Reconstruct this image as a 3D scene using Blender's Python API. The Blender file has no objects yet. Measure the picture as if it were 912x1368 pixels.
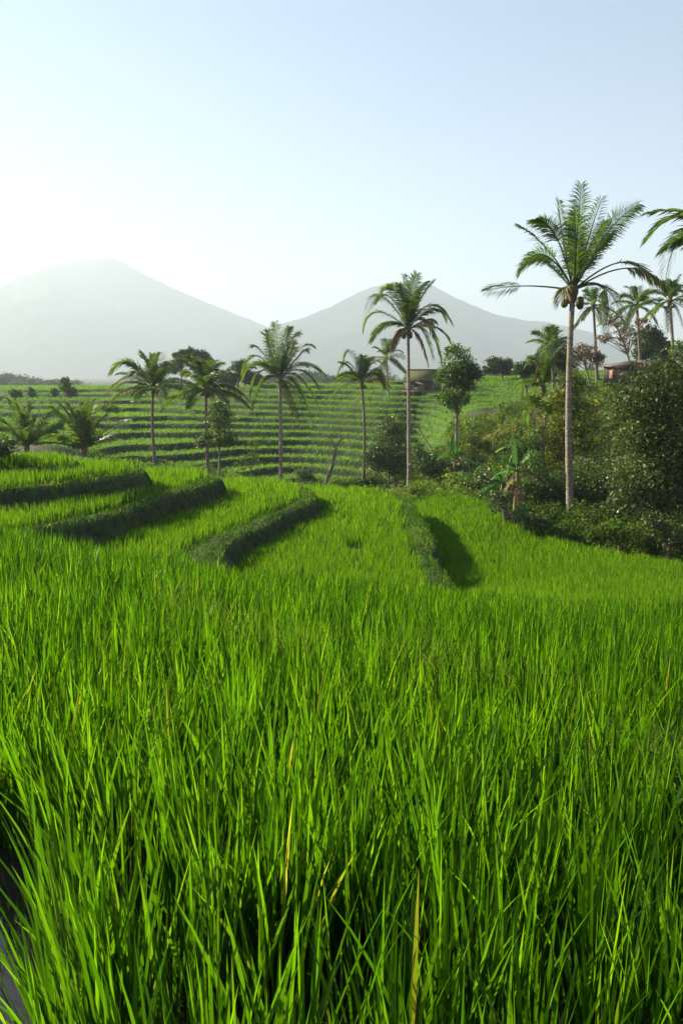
import bpy, math
import numpy as np
from mathutils import Vector
R = math.radians
rng = np.random.default_rng(7)
sc = bpy.context.scene
COL = sc.collection

# ------------------------------------------------------------------ camera
PITCH = R(10.5); FPX = 988.0
cam = bpy.data.cameras.new('camera'); co = bpy.data.objects.new('camera', cam); COL.objects.link(co)
cam.sensor_fit = 'VERTICAL'; cam.sensor_height = 36; cam.lens = 26
cam.clip_start = .05; cam.clip_end = 20000
co.location = (0, 0, 0); co.rotation_euler = (R(90) - PITCH, 0, 0)
sc.camera = co
sc.render.resolution_x = 682; sc.render.resolution_y = 1024
cp, sp = math.cos(PITCH), math.sin(PITCH)

def ray(px, py):
    a = (px - 456) / FPX; b = (684 - py) / FPX
    return a, cp + b * sp, -sp + b * cp
def at(px, py, Y):                 # point of that view ray at depth Y
    x, y, z = ray(px, py); return np.array([x / y * Y, Y, z / y * Y])
def onz(px, py, z):                # view ray meets the level z
    x, y, w = ray(px, py); k = z / w; return (x * k, y * k)

# ------------------------------------------------------------------ world, sun
SUN_AZ, SUN_EL = R(-64), R(26)      # azimuth from +Y, clockwise positive (left of the view)
w = bpy.data.worlds.new('World'); sc.world = w; w.use_nodes = True
nt = w.node_tree; bg = nt.nodes['Background']
sky = nt.nodes.new('ShaderNodeTexSky'); sky.sky_type = 'NISHITA'; sky.sun_disc = False
sky.sun_elevation = SUN_EL; sky.sun_rotation = SUN_AZ % (2 * math.pi)
sky.altitude = 600; sky.air_density = 1.0; sky.dust_density = .5; sky.ozone_density = 3.0
nt.links.new(sky.outputs[0], bg.inputs[0]); bg.inputs[1].default_value = .054
sl = bpy.data.lights.new('sun', 'SUN'); so = bpy.data.objects.new('sun', sl); COL.objects.link(so)
sl.energy = 5.0; sl.angle = R(.5); sl.color = (1, .88, .66)
sdir = Vector((math.sin(SUN_AZ) * math.cos(SUN_EL), math.cos(SUN_AZ) * math.cos(SUN_EL), math.sin(SUN_EL)))
so.rotation_euler = sdir.to_track_quat('Z', 'Y').to_euler()
so.location = (0, 0, 50)
sc.view_settings.view_transform = 'Standard'; sc.view_settings.look = 'None'
sc.view_settings.gamma = 1; sc.view_settings.exposure = 1.9; sc.view_settings.use_curve_mapping = False
sc.render.engine = 'CYCLES'
sc.cycles.max_bounces = 6; sc.cycles.transmission_bounces = 4; sc.cycles.diffuse_bounces = 2
sc.cycles.volume_bounces = 0

# ------------------------------------------------------------------ helpers
def tag(o, label=None, cat=None, group=None, kind=None):
    if label: o['label'] = label
    if cat: o['category'] = cat
    if group: o['group'] = group
    if kind: o['kind'] = kind
    return o
def empty(name, loc=(0, 0, 0)):
    o = bpy.data.objects.new(name, None); COL.objects.link(o); o.location = [float(v) for v in loc]
    o.empty_display_size = .2; return o

class MB:
    """collects chunks of verts / faces, with one random value per piece"""
    def __init__(s): s.v = []; s.f = []; s.a = []; s.c = []; s.n = 0
    def add(s, V, F, A=0.5, C=None):
        V = np.asarray(V, float).reshape(-1, 3); F = np.asarray(F, int)
        s.v.append(V); s.f.append(F + s.n); s.n += len(V)
        s.a.append(np.broadcast_to(np.asarray(A, float), (len(V),)))
        if C is not None: s.c.append(C)
    def build(s, name, mat, parent=None, smooth=False):
        V = np.concatenate(s.v); A = np.concatenate(s.a)
        if parent is not None: V = V - np.array(parent_origin(parent))
        me = bpy.data.meshes.new(name)
        me.vertices.add(len(V)); me.vertices.foreach_set('co', V.astype(np.float32).ravel())
        loops = np.concatenate([f.ravel() for f in s.f])
        tot = np.concatenate([np.full(len(f), f.shape[1]) for f in s.f])
        st = np.concatenate([[0], np.cumsum(tot)[:-1]])
        me.loops.add(len(loops)); me.loops.foreach_set('vertex_index', loops.astype(np.int32))
        me.polygons.add(len(tot)); me.polygons.foreach_set('loop_start', st.astype(np.int32))
        me.polygons.foreach_set('loop_total', tot.astype(np.int32))
        if smooth: me.polygons.foreach_set('use_smooth', np.ones(len(tot), bool))
        me.update(calc_edges=True)
        at_ = me.attributes.new('var', 'FLOAT', 'POINT'); at_.data.foreach_set('value', A.astype(np.float32))
        if s.c:
            C = np.concatenate(s.c); C = np.hstack([C, np.ones((len(C), 1))])
            ca = me.color_attributes.new('tint', 'FLOAT_COLOR', 'POINT'); ca.data.foreach_set('color', C.astype(np.float32).ravel())
        me.materials.append(mat)
        o = bpy.data.objects.new(name, me); COL.objects.link(o)
        if parent is not None: o.parent = parent
        return o
def parent_origin(p):
    v = np.zeros(3)
    while p is not None: v += np.array(p.location); p = p.parent
    return v

def tube(mb, P, rad, n=8, A=.5, cap=True):
    P = np.asarray(P, float); m = len(P); rad = np.broadcast_to(np.asarray(rad, float), (m,))
    T = np.gradient(P, axis=0); T /= np.linalg.norm(T, axis=1, keepdims=True) + 1e-9
    ref = np.array([0, 0, 1.]) if abs(T[:, 2].mean()) < .8 else np.array([1., 0, 0])
    S = np.cross(T, ref); S /= np.linalg.norm(S, axis=1, keepdims=True) + 1e-9
    N = np.cross(S, T); th = np.arange(n) / n * 2 * math.pi
    V = P[:, None] + rad[:, None, None] * (np.cos(th)[None, :, None] * S[:, None] + np.sin(th)[None, :, None] * N[:, None])
    i = np.arange(m - 1)[:, None] * n; j = np.arange(n)[None]
    F = np.stack([i + j, i + (j + 1) % n, i + n + (j + 1) % n, i + n + j], -1).reshape(-1, 4)
    mb.add(V.reshape(-1, 3), F, A)
    if cap:
        for k, r in ((0, P[0]), (m - 1, P[-1])):
            ring = V[k]; c = np.vstack([ring, r]); mb.add(c, [[a, (a + 1) % n, n] for a in range(n)], A)

def box(mb, c, s, A=.5, rz=0, ry=0, bev=0):
    x, y, z = np.array(s) / 2.
    V = np.array([[a * x, b * y, d * z] for a in (-1, 1) for b in (-1, 1) for d in (-1, 1)], float)
    F = [[0, 1, 3, 2], [4, 6, 7, 5], [0, 4, 5, 1], [2, 3, 7, 6], [0, 2, 6, 4], [1, 5, 7, 3]]
    c1, s1 = math.cos(ry), math.sin(ry); V = V @ np.array([[c1, 0, -s1], [0, 1, 0], [s1, 0, c1]])
    c1, s1 = math.cos(rz), math.sin(rz); V = V @ np.array([[c1, s1, 0], [-s1, c1, 0], [0, 0, 1]])
    mb.add(V + np.array(c), F, A)

def wav(x, y, s=1., seed=0):        # cheap smooth noise, about -1..1
    r = np.random.default_rng(seed); o = 0; amp = 0
    for k in range(7):
        th = r.uniform(0, 6.28); f = s * r.uniform(.6, 2.2); ph = r.uniform(0, 6.28)
        o = o + np.sin((x * math.cos(th) + y * math.sin(th)) * f + ph + 1.3 * np.sin((y * math.cos(th) - x * math.sin(th)) * f * .7 + ph * 2)) / (1 + k * .2); amp += 1 / (1 + k * .2)
    return o / amp * 1.6
def sst(a, b, x):
    t = np.clip((x - a) / (b - a), 0, 1); return t * t * (3 - 2 * t)

# ------------------------------------------------------------------ materials
def newmat(name):
    m = bpy.data.materials.new(name); m.use_nodes = True; m.node_tree.nodes.clear()
    return m, m.node_tree.nodes, m.node_tree.links
def leafmat(name, cols, transl=.4, rough=.45, spec=.4, tcol=None, nscale=0):
    m, N, L = newmat(name)
    out = N.new('ShaderNodeOutputMaterial'); at_ = N.new('ShaderNodeAttribute'); at_.attribute_name = 'var'
    ramp = N.new('ShaderNodeValToRGB'); cr = ramp.color_ramp
    while len(cr.elements) < len(cols): cr.elements.new(.5)
    for i, (p, c) in enumerate(cols): cr.elements[i].position = p; cr.elements[i].color = (*c, 1)
    L.new(at_.outputs['Fac'], ramp.inputs[0])
    col = ramp.outputs[0]
    if nscale:
        no = N.new('ShaderNodeTexNoise'); no.inputs['Scale'].default_value = nscale
        ge = N.new('ShaderNodeNewGeometry'); L.new(ge.outputs['Position'], no.inputs['Vector'])
        mr = N.new('ShaderNodeMapRange'); mr.inputs[1].default_value = .3; mr.inputs[2].default_value = .7
        mr.inputs[3].default_value = .65; mr.inputs[4].default_value = 1.3; L.new(no.outputs[0], mr.inputs[0])
        mx = N.new('ShaderNodeVectorMath'); mx.operation = 'SCALE'; L.new(col, mx.inputs[0]); L.new(mr.outputs[0], mx.inputs['Scale']); col = mx.outputs[0]
    p = N.new('ShaderNodeBsdfPrincipled'); p.inputs['Roughness'].default_value = rough
    p.inputs['Specular IOR Level'].default_value = spec
    L.new(col, p.inputs['Base Color'])
    t = N.new('ShaderNodeBsdfTranslucent')
    tm = N.new('ShaderNodeMix'); tm.data_type = 'RGBA'; tm.blend_type = 'MULTIPLY'; tm.inputs[0].default_value = 1
    L.new(col, tm.inputs[6]); tm.inputs[7].default_value = (*(tcol or (1.5, 1.6, .6)), 1); L.new(tm.outputs[2], t.inputs[0])
    mix = N.new('ShaderNodeMixShader'); mix.inputs[0].default_value = transl
    L.new(p.outputs[0], mix.inputs[1]); L.new(t.outputs[0], mix.inputs[2]); L.new(mix.outputs[0], out.inputs[0])
    return m
def solid(name, c1, c2, scale=6, rough=.85, bump=.4, stretch=(1, 1, 1), spec=.25, detail=6, dist=.02):
    m, N, L = newmat(name)
    out = N.new('ShaderNodeOutputMaterial'); p = N.new('ShaderNodeBsdfPrincipled')
    tc = N.new('ShaderNodeTexCoord'); mp = N.new('ShaderNodeMapping'); mp.inputs['Scale'].default_value = stretch
    L.new(tc.outputs['Object'], mp.inputs[0])
    n1 = N.new('ShaderNodeTexNoise'); n1.inputs['Scale'].default_value = scale; n1.inputs['Detail'].default_value = detail
    n1.inputs['Roughness'].default_value = .65
    L.new(mp.outputs[0], n1.inputs['Vector'])
    r = N.new('ShaderNodeValToRGB'); r.color_ramp.elements[0].position = .33; r.color_ramp.elements[1].position = .67
    r.color_ramp.elements[0].color = (*c1, 1); r.color_ramp.elements[1].color = (*c2, 1)
    L.new(n1.outputs[0], r.inputs[0]); L.new(r.outputs[0], p.inputs['Base Color'])
    b = N.new('ShaderNodeBump'); b.inputs['Strength'].default_value = bump; b.inputs['Distance'].default_value = dist
    L.new(n1.outputs[0], b.inputs['Height']); L.new(b.outputs[0], p.inputs['Normal'])
    p.inputs['Roughness'].default_value = rough; p.inputs['Specular IOR Level'].default_value = spec
    L.new(p.outputs[0], out.inputs[0]); return m

M = {}
M['rice'] = leafmat('rice_leaf', [(0, (.004, .011, .001)), (.45, (.017, .052, .0035)), (.85, (.046, .108, .006)), (1, (.12, .13, .035))], .55, .40, .3, (4.6, 4.4, .7))
M['ricefar'] = leafmat('rice_leaf_far', [(0, (.018, .05, .004)), (.5, (.036, .085, .006)), (1, (.065, .125, .010))], .55, .5, .25, (4.2, 3.9, .7))
M['ricehill'] = leafmat('rice_leaf_hill', [(0, (.04, .09, .012)), (.5, (.075, .15, .016)), (1, (.13, .21, .025))], .5, .6, .2, (2.1, 2.2, .5))
M['bund'] = leafmat('bund_grass', [(0, (.028, .065, .008)), (.6, (.06, .13, .013)), (.9, (.10, .17, .02)), (1, (.20, .19, .07))], .45, .65, .1, (1.9, 2.0, .6))
M['frond'] = leafmat('palm_leaflet', [(0, (.03, .062, .012)), (.6, (.07, .12, .02)), (.9, (.13, .17, .035)), (1, (.30, .26, .12))], .45, .38, .45, (1.7, 1.8, .6))
M['frondy'] = leafmat('palm_leaflet_yellow', [(0, (.06, .075, .02)), (.6, (.15, .13, .035)), (1, (.27, .20, .08))], .4, .5, .3, (1.3, 1.3, .7))
M['frondd'] = leafmat('palm_leaflet_dry', [(0, (.10, .065, .035)), (1, (.24, .16, .09))], .3, .7, .2, (1.2, 1.1, .9))
M['dark'] = leafmat('leaf_dark', [(0, (.022, .045, .010)), (.7, (.06, .105, .018)), (1, (.14, .17, .035))], .38, .4, .4, nscale=1.2)
M['glossy'] = leafmat('leaf_glossy', [(0, (.025, .042, .010)), (.7, (.075, .10, .02)), (1, (.17, .17, .05))], .3, .5, .25, nscale=1.0)
M['mid'] = leafmat('leaf_mid', [(0, (.035, .07, .010)), (.7, (.085, .15, .02)), (1, (.17, .23, .04))], .4, .45, .35, nscale=1.2)
M['yellow'] = leafmat('leaf_yellowish', [(0, (.05, .09, .010)), (.6, (.14, .18, .02)), (1, (.36, .26, .05))], .4, .5, .3, nscale=1.2)
M['scrub'] = leafmat('scrub_leaf', [(0, (.022, .05, .008)), (.6, (.085, .15, .016)), (1, (.22, .26, .05))], .45, .65, .12, nscale=.6)
M['pink'] = leafmat('leaf_pinkish', [(0, (.12, .085, .05)), (.6, (.22, .15, .09)), (1, (.34, .23, .15))], .4, .6, .2, (1.2, 1.1, 1))
M['banana'] = leafmat('banana_leaf', [(0, (.04, .12, .02)), (.6, (.09, .21, .03)), (1, (.18, .32, .05))], .45, .35, .5, nscale=2)
M['bananady'] = leafmat('banana_leaf_dry', [(0, (.12, .07, .04)), (1, (.28, .18, .11))], .3, .7, .2, (1.1, 1, .9), nscale=2)
M['wood'] = leafmat('far_wood_leaf', [(0, (.03, .05, .015)), (1, (.07, .10, .03))], .3, .7, .2)
M['ptrunk'] = solid('palm_bark', (.13, .105, .078), (.34, .29, .23), 6, .9, .8, (1, 1, 3), dist=.03)
M['ptrunkd'] = solid('palm_bark_dark', (.09, .07, .05), (.22, .18, .13), 5, .9, .7, (1, 1, 5), dist=.03)
M['bark'] = solid('bark', (.11, .08, .055), (.30, .25, .18), 7, .9, .6, (1, 1, .4))
M['stalk'] = solid('frond_stalk', (.12, .12, .04), (.24, .20, .07), 8, .5, .1)
M['nut'] = solid('coconut_husk', (.05, .06, .02), (.14, .12, .04), 4, .5, .2)
M['fibre'] = solid('palm_fibre', (.08, .06, .035), (.20, .14, .08), 9, .95, .8, (1, 1, .3))
M['bstem'] = solid('banana_stem', (.10, .10, .04), (.26, .20, .12), 6, .6, .3, (1, 1, .3))
M['mount'] = solid('mountain_forest', (.018, .035, .022), (.045, .07, .04), .012, .95, 1, detail=10, spec=.05, dist=20)
M['thatch'] = solid('mossy_thatch', (.04, .05, .02), (.10, .10, .035), 4, .95, .8, (1, 6, 1))
M['plank'] = solid('weathered_plank', (.08, .065, .05), (.22, .18, .14), 3, .85, .4, (8, 8, .6))
M['tin'] = solid('rusty_roof_sheet', (.07, .055, .05), (.19, .15, .13), 2, .6, .4, (4, .4, 1))
M['cloth'] = solid('red_tarpaulin', (.30, .05, .04), (.48, .14, .10), 3, .7, .3)
M['brick'] = solid('pinkish_brick_wall', (.16, .09, .065), (.30, .18, .13), 3, .9, .4)
M['white'] = solid('white_feathers', (.7, .7, .68), (.85, .85, .82), 20, .8, .1)
M['redsoil'] = solid('red_soil', (.16, .07, .035), (.32, .15, .08), 3, .95, .9, dist=.1)

# ------------------------------------------------------------------ land form
def zof(py, Y): return at(456, py, Y)[2]
def uof(px, py=620): x, y, _ = ray(px, py); return x / y
HR = lambda Y: .60 - .28 * sst(3, 9, Y)         # height of the rice above its soil

# terraces: rice edge traced on the level of the rice tips
def poly(pts, z): return np.array([onz(a, b, z) for a, b in pts])
TER = [  # (soil level, bund width, polygon)
  (-3.42, .50, poly([(590, 900), (582, 800), (556, 750), (545, 722), (543, 700), (535, 680), (522, 655), (500, 646), (430, 641), (380, 646), (250, 700), (250, 850)], -3.08)),
  (-2.99, .42, poly([(200, 830), (232, 735), (246, 708), (290, 692), (330, 680), (372, 662), (398, 650), (403, 643), (392, 638), (350, 634), (300, 632), (240, 632), (100, 650), (-300, 690), (-300, 830)], -2.67)),
  (-2.49, .32, poly([(-350, 722), (20, 688), (70, 677), (120, 667), (160, 654), (185, 646), (230, 637), (262, 630), (272, 625), (255, 620), (150, 618), (-350, 640)], -2.17)),
  (-2.06, .15, poly([(-350, 648), (0, 633), (60, 627), (130, 620), (175, 614), (184, 610), (170, 606), (100, 604), (-350, 608)], -1.74)),
  (-1.86, .12, poly([(-350, 615), (0, 606), (40, 606), (85, 605), (100, 601), (85, 598), (0, 597), (-350, 598)], -1.54)),
]
def sdf(P, x, y):
    n = len(P); d = np.full(x.shape, 1e9); ins = np.zeros(x.shape, bool)
    for i in range(n):
        a = P[i]; b = P[(i + 1) % n]; e = b - a
        wx, wy = x - a[0], y - a[1]; t = np.clip((wx * e[0] + wy * e[1]) / (e @ e), 0, 1)
        d = np.minimum(d, (wx - e[0] * t) ** 2 + (wy - e[1] * t) ** 2)
        c = ((a[1] > y) != (b[1] > y)); den = (b[1] - a[1]) if abs(b[1] - a[1]) > 1e-9 else 1e-9
        ins ^= c & (x < (b[0] - a[0]) * (y - a[1]) / den + a[0])
    return np.where(ins, -1, 1) * np.sqrt(d)
def interp2(us, Ys, Z, u, Y):
    us = np.array(us, float); Ys = np.array(Ys, float); Z = np.array(Z, float)
    i = np.clip(np.searchsorted(us, u) - 1, 0, len(us) - 2); t = np.clip((u - us[i]) / (us[i + 1] - us[i]), 0, 1)
    j = np.clip(np.searchsorted(Ys, Y) - 1, 0, len(Ys) - 2); s = np.clip((Y - Ys[j]) / (Ys[j + 1] - Ys[j]), 0, 1)
    t = t * t * (3 - 2 * t)
    return (Z[i, j] * (1 - t) + Z[i + 1, j] * t) * (1 - s) + (Z[i, j + 1] * (1 - t) + Z[i + 1, j + 1] * t) * s
# near slope, level of the tips
FY = [0, 1.6, 2.2, 3, 4, 6, 8, 9, 10.5, 13, 16, 24]
FU = [-.52, -.28, -.10, .13, .20, .33, .50]
FZ = [[-1.08, -1.08, -1.06, -1.08, -1.14, -1.30, -1.54, -2.3, -3.3, -5, -6, -8],
      [-1.08, -1.08, -1.07, -1.12, -1.22, -1.50, -1.86, -2.6, -3.6, -5, -6, -8],
      [-1.08, -1.08, -1.08, -1.16, -1.34, -1.74, -2.08, -2.8, -3.7, -5, -6, -8],
      [-1.08, -1.08, -1.09, -1.20, -1.40, -1.84, -2.26, -2.75, -3.15, -3.6, -3.75, -3.8],
      [-1.08, -1.08, -1.10, -1.23, -1.43, -1.88, -2.34, -2.68, -3.1, -3.72, -3.78, -3.80],
      [-1.08, -1.08, -1.12, -1.26, -1.47, -1.95, -2.42, -2.70, -3.05, -3.52, -3.78, -3.85],
      [-1.08, -1.08, -1.13, -1.30, -1.52, -2.03, -2.48, -2.75, -3.10, -3.58, -3.82, -3.90]]
BY = [0, 12, 16, 22, 30, 38, 46, 52, 60, 75, 88, 100, 120, 160, 300, 1000]
BPX = [-60, 40, 200, 400, 550, 640, 765, 930]
BZ = [[-6, -3.4, -2.6, -2.5, -3.1, -3.9, -4.3, -4.4, -4.6, -4.5, -4.1, -3.3, -2.5, -2.3, -7, -9],
      [-6, -3.4, -2.8, -2.7, -3.3, -4.0, -4.5, -4.6, -4.8, -4.5, -4.0, -3.2, -2.3, -2.0, -7, -9],
      [-6, -4.2, -4.0, -4.3, -4.9, -5.4, -5.9, -6.3, -5.6, -4.3, -3.7, -3.2, -2.4, -1.9, -7, -9],
      [-6, -4.8, -4.6, -4.8, -5.6, -6.4, -7.2, -7.4, -6.3, -3.6, -2.1, -1.5, -1.6, -3.0, -7, -9],
      [-6, -4.8, -4.6, -4.8, -5.3, -5.7, -6.9, -6.8, -5.4, -2.2, -1.5, -1.2, -1.0, -2.0, -7, -9],
      [-6, -4.8, -4.4, -4.5, -4.7, -5.2, -4.5, -3.7, -2.6, -1.3, -.5, -.3, -.2, -1.0, -7, -9],
      [-6, -4.8, -4.6, -4.5, -4.3, -3.5, -2.5, -1.8, -1.0, -.1, .3, .4, .3, -1.0, -7, -9],
      [-6, -4.8, -4.6, -4.4, -3.9, -2.8, -1.7, -.9, -.2, .6, .8, .8, .6, -1.0, -7, -9]]
BU = [uof(p) for p in BPX]

def land(x, y):
    """returns soil height, rice mask 0..1, kind (0 paddy, 1 grass bank, 2 hill riser, 3 scrub, 4 far)"""
    x = np.asarray(x, float); y = np.asarray(y, float); Y = np.maximum(y, .3); u = np.clip(x / Y, -.9, .9)
    xw = x + .12 * wav(x, y, 1.1, 3); yw = y + .12 * wav(x, y, 1.1, 4)
    F = interp2(FU, FY, FZ, u, Y) - HR(Y) + .03 * wav(x, y, .8, 5)
    B = interp2(BU, BY, BZ, u, Y)
    # terraces of the far hill, from smooth contours
    hn = B + .30 * wav(x, y, .055, 11) + .15 * wav(x, y, .25, 12) + .06 * wav(x, y, .8, 13)
    st = np.where(u > .15, .34, .46)
    B2 = interp2(BU, BY, BZ, np.clip(x / (Y + 1), -.9, .9), Y + 1) + .30 * wav(x, y + 1, .055, 11) + .15 * wav(x, y + 1, .25, 12)
    gr = np.clip(np.abs(B2 - hn) * .42 / st, .02, .30)
    fl = np.floor(hn / st); fr = hn / st - fl
    f0 = .9 - gr
    ter = st * (fl + sst(f0, .90, fr) )
    lip = np.exp(-((fr - .94) / .04) ** 2) * .10
    mk = sst(48, 54, Y) * (1 - sst(170, 220, Y)) * (1 - sst(.12, .17, u) * (1 - sst(56, 64, Y)))
    z = B * (1 - mk) + (ter + lip) * mk + (1 - mk) * .30 * wav(x, y, .7, 14) * sst(24, 30, Y)
    z = z + sst(190, 260, Y) * .6 * wav(x, y, .02, 15)
    rice = mk * (fr < f0 - .02) + mk * (fr > .86)
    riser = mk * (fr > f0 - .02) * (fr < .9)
    kind = np.where(mk > .5, np.where(riser > .5, 2, 0), 3)
    kind = np.where(Y > 210, 4, kind)
    # right field, one level
    near = Y < 27
    fr_ = F.copy()
    ricen = (F > z) & near; z = np.where(near, np.maximum(z, F), z)
    kind = np.where(ricen, 0, kind); rice = np.where(ricen, 1., rice)
    # edge of the right field along the bank
    e0 = np.array([onz(a, b, -3.8) for a, b in [(560, 655), (612, 655), (655, 668), (682, 690), (703, 704), (760, 714), (800, 724), (860, 738), (920, 752), (1100, 790), (1400, 850)]])
    P = np.vstack([e0, [[20, 3], [20, -3], [-20, -3], [-20, 14]]])
    s = sdf(P, xw, yw); z = np.where((s > 0) & (Y > 8) & (u > .1), z * (1 - sst(0, .8, s)) + np.minimum(z, B) * sst(0, .8, s), z)
    out = (s > 0) & (Y > 8) & (u > .1)
    rice = np.where(out & near, 0., rice); kind = np.where(out & near, 3, kind)
    for lev, bw, Pg in TER:
        s = sdf(Pg, xw, yw) + .07 * wav(x, y, 1.9, 22) + .03 * wav(x, y, 6, 23); cut = F > lev + .02
        bw = bw + (.28 * (1 - sst(11.5, 14.5, y)) if lev == -2.99 else 0)
        wgt = 1 - sst(bw, bw + .26, s)
        h = lev + .07 * np.exp(-((s - bw * .5) / (bw * .4)) ** 2) + .02 * wav(x, y, 2.5, 21)
        up = (h > z) & (wgt > .001) & (Y < 27)
        z = np.where(up, z * (1 - wgt) + h * wgt, z)
        kind = np.where(up, np.where(s < 0, 0, np.where(s < bw + .03, 1, 5)), kind); rice = np.where(up, (s < 0) * 1., rice)
    return z, rice, kind

def landz(x, y):
    z, _, _ = land(np.array([x]), np.array([y])); return float(z[0])
def base(px, Y, py=620):             # ground point below a picture column at depth Y
    u = uof(px, py); x = u * Y; return np.array([x, Y, landz(x, Y)])

# one ground sheet, polar so that it is fine where it is near
ra = np.concatenate([np.geomspace(.25, 3, 28), np.arange(3.1, 7, .12), np.arange(7, 24, .09), np.arange(24, 50, .45), np.arange(50, 100, .24),
                     np.arange(100, 170, .6), np.geomspace(172, 4300, 60)])
an = np.concatenate([np.arange(-180, -62, 6), np.arange(-60, -36, 1.0), np.arange(-35, 35.01, .17), np.arange(36, 61, 1.0), np.arange(64, 180, 6)]) * math.pi / 180
rr, aa = np.meshgrid(ra, an, indexing='ij')
gx, gy = rr * np.sin(aa), rr * np.cos(aa)
gz, grice, gk = land(gx, gy)
gz = np.where(gy < .3, np.where(rr < 30, -1.69, -1.69 - np.minimum((rr - 30) * .02, 6)), gz)
nz1 = wav(gx, gy, 3.1, 31)[..., None] * .5 + .5; nz2 = wav(gx, gy, .35, 32)[..., None] * .5 + .5
mud = np.array([.030, .026, .016]); grass = np.array([.045, .075, .016]); hillrice = np.array([.06, .115, .018]); ris_shade = np.array([.016, .028, .008]); scr = np.array([.05, .065, .02]); bank = np.array([.032, .042, .016]); far = np.array([.04, .06, .02])  # hill riser colour is darkened to paint in the shade on those faces
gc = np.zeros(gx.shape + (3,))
for k, c in ((0, hillrice), (1, grass), (2, ris_shade), (3, scr), (4, far), (5, bank)): gc[gk == k] = c
nearp = (gk == 0) & (rr < 27); gc[nearp] = mud
gc = gc * (.75 + .35 * nz1 + .2 * nz2)
brown = np.array([.085, .06, .035]); mixb = (sst(.62, .9, nz1[..., 0]) * .6 * ((gk == 1) | (gk == 3)))[..., None]
gc = gc * (1 - mixb) + brown * mixb
nr, na = rr.shape
i = np.arange(nr - 1)[:, None] * na; j = np.arange(na)[None]
GF = np.stack([i + j, i + na + j, i + na + (j + 1) % na, i + (j + 1) % na], -1).reshape(-1, 4)
m, N, L = newmat('ground'); out = N.new('ShaderNodeOutputMaterial'); p = N.new('ShaderNodeBsdfPrincipled')
vc = N.new('ShaderNodeVertexColor'); vc.layer_name = 'tint'; no = N.new('ShaderNodeTexNoise'); no.inputs['Scale'].default_value = 6; no.inputs['Detail'].default_value = 8
ge = N.new('ShaderNodeNewGeometry'); L.new(ge.outputs['Position'], no.inputs['Vector'])
mr = N.new('ShaderNodeMapRange'); mr.inputs[1].default_value = .3; mr.inputs[2].default_value = .7; mr.inputs[3].default_value = .55; mr.inputs[4].default_value = 1.45
L.new(no.outputs[0], mr.inputs[0]); vm = N.new('ShaderNodeVectorMath'); vm.operation = 'SCALE'; L.new(vc.outputs[0], vm.inputs[0]); L.new(mr.outputs[0], vm.inputs['Scale'])
L.new(vm.outputs[0], p.inputs['Base Color']); bu = N.new('ShaderNodeBump'); bu.inputs['Strength'].default_value = .8; bu.inputs['Distance'].default_value = .08
L.new(no.outputs[0], bu.inputs['Height']); L.new(bu.outputs[0], p.inputs['Normal']); p.inputs['Roughness'].default_value = .95; p.inputs['Specular IOR Level'].default_value = .15
L.new(p.outputs[0], out.inputs[0]); M['ground'] = m
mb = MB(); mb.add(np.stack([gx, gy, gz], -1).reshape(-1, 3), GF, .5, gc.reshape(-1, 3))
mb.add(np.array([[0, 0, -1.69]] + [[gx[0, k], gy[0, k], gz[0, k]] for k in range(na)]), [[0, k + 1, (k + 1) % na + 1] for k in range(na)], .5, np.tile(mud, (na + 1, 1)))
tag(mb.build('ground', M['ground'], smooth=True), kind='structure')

# paddy water by the lower left corner
m, N, L = newmat('paddy_water'); out = N.new('ShaderNodeOutputMaterial'); p = N.new('ShaderNodeBsdfPrincipled')
p.inputs['Base Color'].default_value = (.02, .018, .012, 1); p.inputs['Roughness'].default_value = .04; p.inputs['Specular IOR Level'].default_value = .6
no = N.new('ShaderNodeTexNoise'); no.inputs['Scale'].default_value = 9; b = N.new('ShaderNodeBump'); b.inputs['Strength'].default_value = .08; b.inputs['Distance'].default_value = .02
L.new(no.outputs[0], b.inputs['Height']); L.new(b.outputs[0], p.inputs['Normal']); L.new(p.outputs[0], out.inputs[0])
mb = MB(); mb.add([[-4, -1, -1.645], [2.5, -1, -1.645], [2.5, 2.1, -1.645], [-4, 2.1, -1.645]], [[0, 1, 2, 3]])
tag(mb.build('water', m), kind='structure')

# ------------------------------------------------------------------ blades
def blades(mb, P, H, W, lean, az, twist, seg, A, curve=.35, profile='rice'):
    """P roots (n,3); H length; W width; lean at the tip as a fraction of H; az direction of lean"""
    n = len(P); t = np.linspace(0, 1, seg + 1)
    D = np.stack([np.cos(az), np.sin(az), np.zeros(n)], -1)
    S = np.stack([np.cos(twist), np.sin(twist), np.zeros(n)], -1)
    off = (lean * H)[:, None] * ((1 - curve) * t + curve * t ** 2.6)[None]
    zz = H[:, None] * (t[None] - .32 * (lean[:, None] ** 2) * t[None] ** 2.2)
    C = P[:, None] + off[..., None] * D[:, None]; C[..., 2] += zz
    wp = (.30 + 1.25 * t - 1.0 * t ** 2) * (1 - t ** 5) if profile == 'rice' else (1 - t ** 2)
    wp = wp / wp.max()
    Wd = (W[:, None] * wp[None])[..., None] * .5 * S[:, None]
    a = C[:, :-1] - Wd[:, :-1]; b_ = C[:, :-1] + Wd[:, :-1]; tip = C[:, -1:]
    V = np.concatenate([a, b_, tip], 1)       # seg, seg, 1
    q = np.array([[k, seg + k, seg + k + 1, k + 1] for k in range(seg - 1)] or np.zeros((0, 4)), int).reshape(-1, 4)
    tr = np.array([[seg - 1, 2 * seg - 1, 2 * seg]])
    o = np.arange(n)[:, None, None] * (2 * seg + 1)
    Av = np.repeat(A, 2 * seg + 1)
    k0 = mb.n; mb.add(V.reshape(-1, 3), (o + tr[None]).reshape(-1, 3), Av)
    if seg > 1: mb.f.append((o + q[None]).reshape(-1, 4) + k0)

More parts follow.
